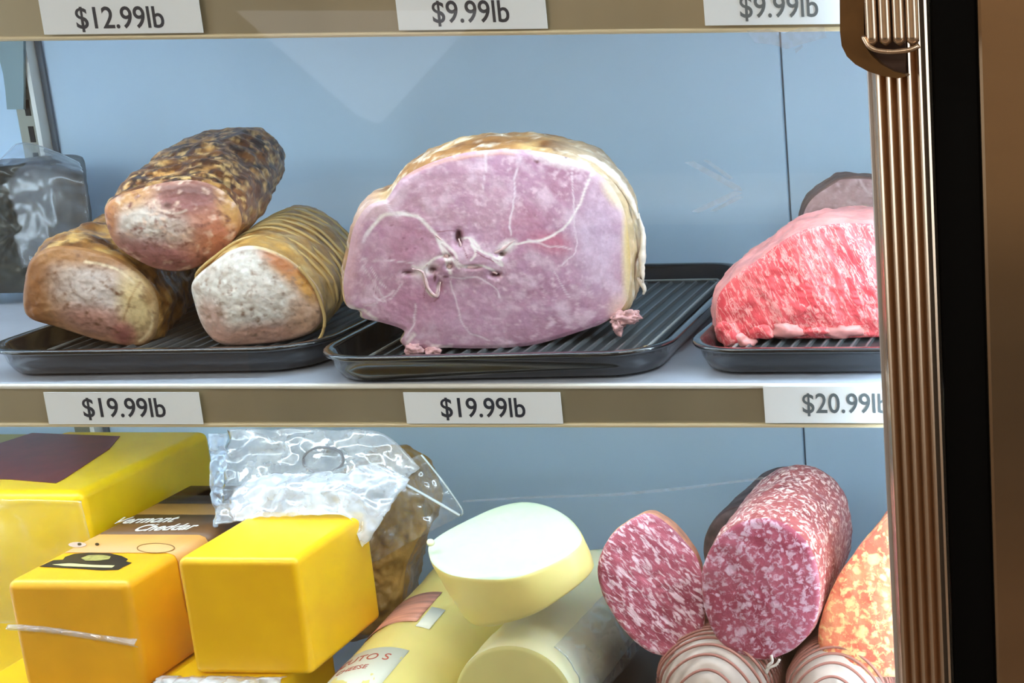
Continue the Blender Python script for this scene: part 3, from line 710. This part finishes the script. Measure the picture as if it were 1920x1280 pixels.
# ================================================================== LOWER TIER
def cheese_mat(name, rgb, var=.08, rough=.42, sss=.35, coat=.15, bump=.12):
    m = plain(name, rgb, rough, var=var, vscale=25, bump=bump, bscale=60, sss=sss, coat=coat)
    return m
m_ched = cheese_mat('orange cheddar', (253, 194, 0), sss=.12)
m_ched2 = cheese_mat('labelled cheddar', (246, 182, 24), sss=.15)
m_yel = cheese_mat('yellow cheese', (250, 206, 8), sss=.15)
m_prov = cheese_mat('provolone', (240, 236, 196), .04, .35)
m_provy = cheese_mat('provolone rind', (238, 222, 140), .06, .35)
m_clear = film('clear film', .10, wscale=70, rough=.08)
m_milky = film('milky film', .55, (236, 240, 248), .2, 50)
def cheese_block(name, lo, hi, mat, label, bev=.007, rz=0):
    c = ((lo[0]+hi[0])/2, (lo[1]+hi[1])/2, lo[2]); t = empty(name, c); tag(t, label, 'cheese')
    o = box('cheese', lo, hi, mat, t, bevel=bev, seg=4); o.data.polygons.foreach_set('use_smooth', [True]*len(o.data.polygons))
    md = o.modifiers.new('wn', 'WEIGHTED_NORMAL'); md.keep_sharp = True
    return t
ZD, ZR = -.345, -.312
# slabs at the bottom of the pile
sl1 = cheese_block('cheese_block', (-.302, -.012, ZD+.0003), (-.206, .07, -.2385), m_yel, 'film-wrapped yellow slab under the plain orange cheddar block')
sheet('film_wrap', [[(-.306, -.014, -.255), (-.27, -.020, -.252), (-.24, -.022, -.256), (-.215, -.020, -.25), (-.203, -.014, -.25)], [(-.306, -.010, -.240), (-.27, -.014, -.2365), (-.24, -.016, -.238), (-.215, -.012, -.236), (-.203, -.008, -.238)], [(-.306, -.002, -.2374), (-.27, -.002, -.2374), (-.24, -.002, -.2374), (-.215, -.002, -.2374), (-.203, -.002, -.2374)]], m_milky, sl1, amp=.003, nscale=70, thick=.0003, nv=20)
sl2 = cheese_block('cheese_block', (-.47, -.012, ZD+.0003), (-.312, .085, -.2525), m_yel, 'yellow slab at the bottom left corner under the labelled cheddar')
# plain cheddar block
ch = cheese_block('cheddar_block', (-.2785, .0, -.238), (-.1825, .104, -.1400), m_ched, 'plain orange cheddar block with clean cut front', .006)
# labelled cheddar block
lc = cheese_block('cheddar_block', (-.4195, .0, -.252), (-.320, .205, -.1600), m_ched2, 'orange cheddar block with brown printed label and black emblem', .007)
m_labt = plain('tan label', (214, 158, 84), .4, var=.1, vscale=30)
m_labd = plain('brown label', (112, 78, 48), .4, var=.15, vscale=40)
m_labk = plain('dark print', (38, 32, 30), .4, var=.3, vscale=90)
m_labw = plain('white print', (244, 240, 232), .5)
zt = -.1599
def onblock(px, py, z=zt): return atz(px, py, z)
# the label lies over the top and folds down the right side
def label_strip(name, y0, y1, mat, drop=.0, par=lc, lift=.0):
    x0, x1 = -.4197, -.3195
    o = .0004+lift
    rows = []
    arc = [(x0-o, zt-.007), (x0+.002-o, zt-.002), (x0+.007, zt+o)]+[(x0+.007+(x1-x0-.014)*k/4, zt+o) for k in range(1, 5)]+[(x1-.002+o*.7, zt-.002+o*.7), (x1+o, zt-.007), (x1+o, zt-.007-drop*.5), (x1+o, zt-.007-drop)]
    V = []; F = []
    for y in (y0, y1): V += [(x, y, z) for x, z in arc]
    n = len(arc); F = [(i, i+1, n+i+1, n+i) for i in range(n-1)]
    ob = mesh(name, V, F, mat, par, True); md = ob.modifiers.new('th', 'SOLIDIFY'); md.thickness = .0002; md.offset = 0
    return ob
yl = [onblock(150, 1042).y, onblock(230, 985).y, onblock(230, 960).y, onblock(300, 945).y]
lab = label_strip('paper_label', .057, .19, m_labt, .045)
y_a = onblock(300, 1003).y; y_b = onblock(330, 966).y
label_strip('brown_band', y_a, y_b, m_labd, .001, lc, .0003)
label_strip('dark_band', onblock(350, 945).y, onblock(350, 915).y, m_labk, .001, lc, .0003)
label_strip('brown_band', onblock(350, 912).y, .188, m_labd, .001, lc, .0003)
def flat_text(body, size, c, z, mat, parent, shear=0, sy=1, rz=0, name='lettering', offset=0.0):
    me = text_mesh(body, size, shear, .00008, offset)
    me.transform(Matrix.Translation((c.x, c.y, z)) @ Matrix.Rotation(math.radians(rz), 4, 'Z') @ Matrix.Diagonal((1, sy, 1, 1)))
    return link(name, me, mat, parent)
flat_text('Vermont', .0140, onblock(272, 977), zt+.0012, m_labw, lc, .3, 1.5, 5, offset=.0003)
flat_text('Cheddar', .0140, onblock(310, 991), zt+.0012, m_labw, lc, .3, 1.5, 5, offset=.0003)
def flat_shape(name, px, z, mat, parent, dz=.0002):
    return plate(name, [tuple(onblock(x, y, z)) for x, y in px], (0, 0, dz), mat, parent)
flat_shape('emblem', [(74, 1062), (100, 1050), (118, 1049), (122, 1044), (140, 1038), (170, 1036), (205, 1037), (228, 1042), (240, 1048), (236, 1052), (247, 1055), (232, 1062), (222, 1068), (190, 1069), (150, 1066), (110, 1064)], zt+.0002, m_labk, lc)
flat_shape('emblem_print', [(98, 1058), (130, 1056), (175, 1059), (215, 1060), (210, 1064), (170, 1063), (120, 1061)], zt+.0006, plain('emblem cream', (226, 214, 150), .5), lc)
flat_shape('emblem_print', [(152, 1046), (165, 1041), (190, 1040), (208, 1043), (205, 1048), (185, 1051), (160, 1051)], zt+.0006, plain('emblem olive', (170, 160, 90), .5, var=.3, vscale=300), lc)
flat_shape('seal', [(145+17*math.cos(a*.5236), 1021+5*math.sin(a*.5236)) for a in range(12)], zt+.0008, plain('seal', (206, 178, 160), .5), lc)
for x in (149, 182): flat_shape('seal_mark', [(x+4*math.cos(a*.785), 1020+2.5*math.sin(a*.785)) for a in range(8)], zt+.0011, m_labk, lc)
ov = [tuple(onblock(292+35*math.cos(a*.3927), 1027+9*math.sin(a*.3927), zt+.0008)) for a in range(16)]
tube('oval_outline', ov, .0004, plain('oval ink', (150, 112, 50), .5), lc, n=5, closed=True, per=2)
# film ridge across the front of the labelled block
sheet('film_wrap', [[(-.421, -.0012, -.195), (-.39, -.0012, -.197), (-.35, -.0012, -.203), (-.319, -.0012, -.207)], [(-.421, -.004, -.1975), (-.39, -.0035, -.2), (-.35, -.003, -.206), (-.319, -.005, -.2105)], [(-.421, -.0012, -.2), (-.39, -.0012, -.2025), (-.35, -.0012, -.2085), (-.319, -.0012, -.214)]], film('seam film', .25, wscale=100), lc, amp=.0006, nscale=120, nv=10, thick=.0002)
# tall yellow block at the back left
bb = cheese_block('cheese_block', (-.57, .10, ZD+.0003), (-.4265, .27, -.1235), m_yel, 'tall yellow cheese block with dark red label on top', .008)
zb = -.1234
plate('paper_label', [tuple(atz(x, y, zb)) for x, y in ((-60, 897), (20, 899), (105, 906), (122, 897), (205, 842), (225, 818), (60, 812), (-60, 850))], (0, 0, .0004), plain('maroon label', (112, 40, 30), .35, var=.2, vscale=60), bb)
sheet('film_wrap', [[(-.575, .096, -.130), (-.53, .096, -.128), (-.47, .096, -.128), (-.425, .098, -.13)], [(-.575, .092, -.17), (-.53, .090, -.17), (-.47, .093, -.17), (-.423, .098, -.17)], [(-.575, .094, -.24), (-.53, .094, -.24), (-.47, .094, -.24), (-.425, .098, -.24)]], film('soft film', .025, wscale=30, rough=.25), bb, amp=.0012, nscale=30, seed=4)
ob = cheese_block('cheese_block', (-.80, .20, ZD+.0003), (-.648, .36, -.155), cheese_mat('olive cheese', (176, 160, 70)), 'dull yellow block at the far left behind the tall one', .008)

# plastic bag hanging over the back of the plain cheddar block, with a tan cheese in it
bagm = film('bag film', .30, (226, 226, 228), .12, 60)
tan = empty('cheese_in_bag', (-.20, .20, ZD)); tag(tan, 'tan cheese in a crumpled clear plastic bag behind the orange block', 'bagged cheese')
m_tan = plain('tan cheese', (172, 134, 74), .38, var=.3, vscale=50, bump=.7, bscale=110, coat=.5)
tr_px = [(640, 890), (690, 872), (740, 876), (772, 900), (790, 945), (792, 990), (775, 1030), (760, 1070), (750, 1130), (735, 1180), (640, 1195), (590, 1150), (585, 980)]
tp0 = at(720, 1000, .165); tax = axis_of(-10, 0)
ring = outline3(tr_px, tp0, Vector(tax), 120)
loft('cheese', ring, tax, .06, profile('log'), m_tan, tan, amp=.005, nscale=35, seed=3)
face('cheese_end', ring, tax, m_tan, tan, rings=30, bulge=.014, amp=.006, nscale=45, seed=5)
sheet('bag_side', px3([[(690, 880, .150), (730, 876, .150), (790, 850, .152)], [(700, 960, .146), (770, 925, .146), (845, 920, .150)], [(690, 1060, .146), (780, 1010, .146), (868, 964, .148)]]), film('bag clear', .08, wscale=80), tan, amp=.003, nscale=55, seed=2)
tube('bag_edge', [tuple(at(x, y, .145)) for x, y in ((712, 880), (750, 902), (800, 930), (862, 966))], .0012, plain('bag seam', (226, 234, 238), .25), tan)
tube('bag_edge', [tuple(at(x, y, .146)) for x, y in ((790, 852), (830, 902), (866, 955), (864, 966))], .0008, plain('bag seam2', (200, 212, 214), .25), tan)

wrap = empty('plastic_wrap', (-.23, .1, -.14)); tag(wrap, 'crumpled milky plastic wrap folded up behind the plain cheddar block', 'plastic wrap')
sheet('back_sheet', px3([[(428, 806, .150), (520, 804, .150), (620, 806, .150), (720, 814, .150), (790, 878, .150)], [(424, 870, .140), (520, 862, .138), (620, 858, .138), (700, 862, .140), (772, 892, .142)], [(416, 930, .125), (500, 915, .120), (600, 905, .120), (690, 905, .125), (750, 915, .13)], [(404, 985, .105), (500, 972, .098), (580, 965, .098), (650, 962, .10), (700, 968, .11)]]), bagm, wrap, amp=.004, nscale=35, seed=5)
sheet('front_fold', px3([[(436, 925, .105), (480, 898, .105), (560, 886, .105), (640, 890, .105), (692, 868, .110), (772, 902, .112)], [(432, 950, .098), (480, 924, .095), (560, 910, .094), (640, 918, .094), (690, 930, .096), (742, 940, .1)], [(436, 975, .088), (480, 962, .086), (560, 955, .086), (640, 958, .086), (684, 985, .088), (712, 990, .09)], [(438, 976, .083), (480, 972, .083), (560, 970, .083), (650, 970, .083), (668, 998, .083), (682, 1030, .083)]]), film('fold film', .32, (238, 242, 250), .2, 45), wrap, amp=.0035, nscale=40, seed=9)
sheet('side_strip', px3([[(396, 812, .13), (410, 812, .13), (428, 812, .13)], [(398, 900, .125), (408, 895, .125), (424, 880, .125)], [(402, 985, .115), (412, 985, .115), (420, 950, .115)]]), film('strip film', .35, (200, 220, 245), .1, 60), wrap, amp=.004, nscale=60, seed=1)
tube('print_ring', [tuple(at(x, y, .130)) for x, y in ((570, 872), (572, 852), (592, 840), (622, 840), (640, 850), (642, 870), (622, 882), (590, 884))], .0011, plain('grey print', (120, 122, 128), .5), wrap, closed=True, n=6)

# ---- logs
def circle_ring(c, ax, R, N=120, sq=1.0):
    a = Vector(ax); u = a.cross(Vector((0, 0, 1))).normalized(); v = u.cross(a)
    return np.array([tuple(Vector(c)+u*(R*math.cos(2*math.pi*k/N))+v*(R*sq*math.sin(2*math.pi*k/N))) for k in range(N)])
def log(name, label, cat, c, ax, R, L, mskin, mface, group=None, amp=.001, sq=1.0, bulge=.002, seed=1, prof='log'):
    t = empty(name, c); tag(t, label, cat, group)
    r = circle_ring(c, ax, R, sq=sq)
    b = loft('casing', r, ax, L, profile(prof), mskin, t, amp=amp, nscale=30, seed=seed)
    f = face('cut_end', r, ax, mface, t, rings=30, bulge=bulge, edge=.001)
    return t, r
riser = empty('display_riser', (.1, .1, ZD)); tag(riser, 'dark flat riser on the lower shelf under the salamis', 'riser')
m_riser = plain('riser plastic', (30, 28, 28), .5)
box('top_board', (-.076, -.02, ZR-.008), (.31, .30, ZR-.0003), m_riser, riser, bevel=.001)
for x in (-.07, .297): box('foot', (x, -.015, ZD+.0003), (x+.007, .295, ZR-.008), m_riser, riser)
yax = axis_of(-1, 0)
RP = .047
R1, X1, TILT = .052, -.140, 6
ax1 = axis_of(-1, TILT)
cz1 = ZD+R1+.0014
p1, _ = log('provolone_log', 'pale provolone log with red-printed paper label under the film', 'cheese', (X1, -.034, cz1), ax1, R1, .25, m_provy, m_prov, 'provolone logs')
p2, _ = log('provolone_log', 'pale provolone log with cut end facing out below the round white cheese', 'cheese', (-.0295, .012, ZR+RP+.0012), yax, RP, .21, m_prov, cheese_mat('cut provolone', (214, 206, 140), .06), 'provolone logs', seed=4)
def around(cx, cz, R, th): return (cx+R*math.sin(th), cz+R*math.cos(th))
def cyl_patch(name, cx, cz, R, y0, y1, t0, t1, mat, parent, ax=yax, n=20, wr=0.):
    V = []; F = []
    for k in range(n+1):
        th = t0+(t1-t0)*k/n; x, z = around(cx, cz, R, th)
        for y in (y0, (y0+y1)/2, y1): V.append((x+ax[0]/ax[1]*(y+.03), y, z+(y+.034)*math.tan(math.radians(TILT))))
    F = [(i*3+j, i*3+j+1, (i+1)*3+j+1, (i+1)*3+j) for i in range(n) for j in range(2)]
    o = mesh(name, V, F, mat, parent, True); md = o.modifiers.new('th', 'SOLIDIFY'); md.thickness = .0002; md.offset = 0
    return o
cyl_patch('paper_label', X1, cz1, R1*1.03, -.033, .036, -1.5, .34, plain('label paper', (226, 226, 210), .45), p1)
cyl_patch('red_band', X1, cz1, R1*1.03, .075, .122, -1.5, .10, plain('faded red print', (232, 160, 140), .4, var=.35, vscale=70, stretch=(.3, 3, .3)), p1)
cyl_patch('white_sticker', X1, cz1, R1*1.032, .068, .098, .14, .36, plain('sticker', (236, 238, 226), .4), p1)
def cyl_text(body, size, y, th, mat, parent, lift=1.036, shear=0):
    me = text_mesh(body, size, shear, .0001)
    for v in me.vertices:
        t = th+v.co.x/R1; x, z = around(X1, cz1, R1*lift+v.co.z, t); yy = y+v.co.y
        v.co = (x+yax[0]/yax[1]*(yy+.03), yy, z+(yy+.034)*math.tan(math.radians(TILT)))
    return link('lettering', me, mat, parent)
m_red = plain('red print', (186, 84, 66), .5)
cyl_text('PICUTO S', .0122, .022, -.34, m_red, p1)
cyl_text('CHEESE', .008, .008, -.30, m_red, p1)
# film over the second log
sheet('film_wrap', [[(.002, .02, -.222), (.006, .08, -.22), (.006, .16, -.222)], [(.018, .018, -.238), (.022, .08, -.236), (.024, .16, -.238)], [(.028, .02, -.27), (.034, .08, -.27), (.034, .16, -.27)]], film('log film', .08, wscale=40), p2, amp=.0015, nscale=40, seed=6)

# ---- round white cheese
rc = empty('round_cheese', at(950, 1120, .03)); tag(rc, 'round white cheese lying tilted on the provolone logs', 'cheese')
nrm = Vector((-.10, -.17, 1)).normalized(); q0 = at(950, 1015, .045)
top_px = [(804, 1036), (806, 1020), (830, 1000), (881, 973), (931, 951), (978, 941), (1022, 947), (1060, 966), (1084, 992), (1090, 1016), (1066, 1040), (1015, 1066), (968, 1082), (914, 1086), (847, 1078), (814, 1059)]
ringT = outline3(top_px, q0, nrm, 160)
c = ringT.mean(0); V = []; F = []; N = 160
xs = (ringT[:, 0]-ringT[:, 0].min())/np.ptp(ringT[:, 0])
hgt = .060-.036*xs
dn = np.array((.08, .02, -1)); dn /= np.linalg.norm(dn)
layers = [(0, 1), (.02, 1.008), (.08, 1.01), (.5, .97), (.85, .915), (.95, .87), (1, .78)]
for t, s in layers:
    V.append(c+(ringT-c)*s+dn*(hgt*t)[:, None]+np.array((.014*t, -.002*t, 0)))
V = np.vstack(V); m = len(layers)
for i in range(m-1):
    for j in range(N): F.append((i*N+j, i*N+(j+1) % N, (i+1)*N+(j+1) % N, (i+1)*N+j))
V = np.vstack([V, V[-N:].mean(0)]); k = len(V)-1
for j in range(N): F.append(((m-1)*N+j, (m-1)*N+(j+1) % N, k))
mesh('rind', V, F, m_provy, rc, True)
face('cut_face', ringT, -np.array(nrm), cheese_mat('white cheese', (198, 212, 184), .02, .4, bump=.05), rc, rings=30, bulge=.0, amp=.0012, nscale=25, edge=.0012)
blobmesh('nub', at(806, 1017, q0.y-.01), (.003, .003, .003), m_prov, rc, .3)

# ---- salamis
def salami_mat(name, red, red2, fat, scale=150, stretch=(1, 1, 1), rot=(0, 0, 0), thr=(.24, .36), rough=.4, big=True):
    m, nt, b = newmat(name); v = coords(nt, stretch, rot)
    d = nd(nt, 'ShaderNodeTexNoise', {'Vector': v, 'Scale': scale*.8, 'Detail': 2})
    dm = nd(nt, 'ShaderNodeVectorMath', {0: d.outputs['Color'], 'Scale': .010}, operation='SCALE').outputs[0]
    vv = nd(nt, 'ShaderNodeVectorMath', {0: v, 1: dm}, operation='ADD').outputs[0]
    n = nd(nt, 'ShaderNodeTexNoise', {'Vector': v, 'Scale': 40, 'Detail': 3})
    col = ramp(nt, n.outputs['Fac'], [(.35, s2l(red)), (.65, s2l(red2))])
    n3 = nd(nt, 'ShaderNodeTexNoise', {'Vector': vv, 'Scale': scale*1.5, 'Detail': 3, 'Roughness': .6})
    f3 = ramp(nt, n3.outputs['Fac'], [(.5, (0, 0, 0)), (.62, (.85,)*3)])
    col = mixc(nt, f3, col, C4(fat))
    vo = nd(nt, 'ShaderNodeTexVoronoi', {'Vector': vv, 'Scale': scale, 'Randomness': 1.0})
    f = ramp(nt, vo.outputs['Distance'], [(thr[0]-.06, (.95,)*3), (thr[0], (.8,)*3), (thr[1], (0, 0, 0))])
    hsv = nd(nt, 'ShaderNodeSeparateColor', {'Color': vo.outputs['Color']})
    gate = ramp(nt, hsv.outputs[0], [(.45, (0, 0, 0)), (.5, (1, 1, 1))])
    fm = nd(nt, 'ShaderNodeMath', {0: f, 1: gate}, operation='MULTIPLY').outputs[0]
    col = mixc(nt, fm, col, C4(fat))
    if big:
        vb = nd(nt, 'ShaderNodeTexVoronoi', {'Vector': vv, 'Scale': scale*.36})
        fb = ramp(nt, vb.outputs['Distance'], [(.17, (.8,)*3), (.25, (0, 0, 0))])
        col = mixc(nt, fb, col, C4(fat))
    nt.links.new(col, b.inputs['Base Color'])
    bp = nd(nt, 'ShaderNodeBump', {'Height': n3.outputs['Fac'], 'Strength': .3, 'Distance': .002})
    nt.links.new(bp.outputs[0], b.inputs['Normal'])
    b.inputs['Roughness'].default_value = rough; b.inputs['Subsurface Weight'].default_value = .06; b.inputs['Subsurface Scale'].default_value = .004
    return m
m_sal1 = salami_mat('salami streaky', (148, 66, 84), (186, 98, 116), (232, 202, 212), 165, (1.6, 1.6, .5), (0, math.radians(42), 0))
m_sal2 = salami_mat('salami face', (150, 62, 82), (172, 92, 110), (206, 172, 188), 150)
m_sal2s = salami_mat('salami side', (140, 66, 66), (172, 96, 94), (232, 206, 196), 150, big=False)
m_sal3 = salami_mat('hot salami', (226, 106, 84), (240, 150, 110), (250, 216, 150), 110)
m_skin = plain('salami casing', (206, 140, 110), .5, var=.3, vscale=120)
m_dark = plain('dark casing', (84, 60, 58), .5, var=.7, vscale=70, bump=.5, bscale=90)
S1_px = [(1121, 1061), (1139, 1014), (1170, 983), (1213, 962), (1248, 979), (1280, 1010), (1307, 1046), (1319, 1092), (1321, 1155), (1315, 1194), (1287, 1217), (1256, 1229), (1217, 1221), (1178, 1190), (1147, 1147), (1127, 1104)]
sax = axis_of(-14, -12); p0 = at(1222, 1096, .045)
s1 = empty('salami', p0); tag(s1, 'half salami with streaky slanted cut face beside the round cheese', 'salami', 'cut salamis on the lower shelf')
ring = outline3(S1_px, p0, Vector(sax), 140)
loft('casing', ring, sax, .075, [(0, 1), (.03, 1.01), (.4, .97), (.8, .8), (.95, .6), (1, .4)], m_skin, s1, amp=.001)
face('cut_face', ring, sax, m_sal1, s1, rings=30, bulge=.003, amp=.001)
S2_px = [(1319, 1061), (1342, 1014), (1381, 983), (1430, 971), (1475, 983), (1514, 1018), (1533, 1065), (1537, 1120), (1526, 1171), (1495, 1210), (1444, 1235), (1397, 1229), (1350, 1202), (1324, 1151), (1317, 1104)]
sax2 = axis_of(0, 0); p0 = at(1430, 1100, .03)
s2 = empty('salami', p0); tag(s2, 'thick mottled salami with round cut face, middle of the three', 'salami', 'cut salamis on the lower shelf')
ring = outline3(S2_px, p0, Vector(sax2), 140)
loft('casing', ring, sax2, .14, [(0, 1), (.02, 1.01), (.1, 1.03), (.85, 1.03), (.93, .95), (.98, .75), (1, .5)], m_sal2s, s2, amp=.002)
face('cut_face', ring, sax2, m_sal2, s2, rings=30, bulge=.002, amp=.0008)
tube('string', [tuple(at(x, y, .028)) for x, y in ((1446, 1228), (1448, 1240), (1440, 1248), (1437, 1262), (1442, 1252), (1455, 1246), (1462, 1236))], .0012, plain('twine', (206, 196, 186), .6), s2, n=6)
dsx = axis_of(4, 0)
s4, _ = log('salami', 'dark-skinned salami lying behind the mottled middle one', 'salami', tuple(at(1412, 1040, .185)), dsx, .046, .12, m_dark, m_dark, 'cut salamis on the lower shelf', seed=3, bulge=.01)
S3_px = [(1534, 1202), (1541, 1155), (1561, 1104), (1592, 1053), (1631, 1010), (1666, 974), (1720, 960), (1780, 990), (1810, 1060), (1815, 1150), (1790, 1220), (1740, 1258), (1682, 1268), (1604, 1266), (1569, 1255), (1545, 1227)]
sax3 = axis_of(6, 0); p0 = at(1660, 1130, .035)
s3 = empty('salami', p0); tag(s3, 'orange-red salami with large cut face against the door stile', 'salami', 'cut salamis on the lower shelf')
ring = outline3(S3_px, p0, Vector(sax3), 140)
loft('casing', ring, sax3, .12, profile('log'), m_sal3, s3, amp=.002)
face('cut_face', ring, sax3, m_sal3, s3, rings=30, bulge=.004, amp=.001)
# netted white salamis at the bottom
m_bloom = plain('white bloom casing', (222, 208, 198), .7, var=.12, vscale=60)
m_netr = plain('brown netting', (158, 104, 92), .7)
def netted(c, R, L, label):
    ax = axis_of(0, 0)
    t, r = log('netted_salami', label, 'salami', c, ax, R, L, m_bloom, m_bloom, 'white netted salamis under the cut ones', bulge=.022, seed=7, amp=.001)
    cc = np.array(c)
    for k in range(27):
        y = c[1]-.0205+.0046*k
        s = math.sqrt(max(.05, 1-((c[1]-y)/.024)**2)) if y < c[1] else 1.02
        pts = [(c[0]+R*s*1.012*math.sin(a), y+.003*math.cos(a*3)-.004*math.cos(a), c[2]+R*s*1.012*math.cos(a)) for a in np.linspace(-1.9, 1.9, 16)]
        tube('netting', pts, .0012, m_netr, t, n=5, per=2)
    return t
netted((.124, .040, ZR+.0485), .0465, .15, 'white netted salami below the gap between the two left cut salamis')
netted((.222, .045, ZR+.0435), .0415, .15, 'white netted salami below the orange-red salami')

# ------------------------------------------------------------------ small marks
m_pane_mark = film('pane_mark', .10, wscale=200, rough=.5)
def pane_mark(px, name='pane_mark'):
    return plate(name, [tuple(at(x, y, -.0456)) for x, y in px], (0, .0001, 0), m_pane_mark, pane)
pane_mark([(1283, 304), (1300, 302), (1388, 350), (1392, 358), (1380, 358)]); pane_mark([(1296, 396), (1310, 399), (1392, 362), (1376, 358)]); pane_mark([(1330, 396), (1342, 396), (1394, 370), (1385, 366)]); pane_mark([(1318, 300), (1328, 300), (1376, 334), (1368, 336)])  # faint milky chevron streaks on the pane
pane_mark([(868, 938), (1000, 930), (1150, 925), (1290, 912), (1440, 893), (1440, 897), (1290, 917), (1150, 930), (1000, 934), (868, 941)])  # thin milky line across the pane
pane_mark([(1400, 58), (1440, 54), (1470, 62), (1500, 52), (1545, 50), (1550, 70), (1500, 84), (1475, 92), (1450, 84), (1415, 80)], 'tape_residue')
pane_mark([(1490, 92), (1504, 84), (1506, 88), (1492, 100)], 'tape_residue')
cr = tag(blobmesh('crumb', atz(1210, 652, .0185), (.0035, .003, .0016), plain('crumb', (206, 176, 110), .6), None, .4), 'pale crumb on the right rim of the ham tray', 'crumb')
cr = tag(blobmesh('crumb', atz(1430, 690, .0015), (.006, .005, .0018), plain('scrap', (196, 190, 190), .5), None, .5, seed=3), 'whitish scrap on the shelf in front of the beef tray', 'crumb')
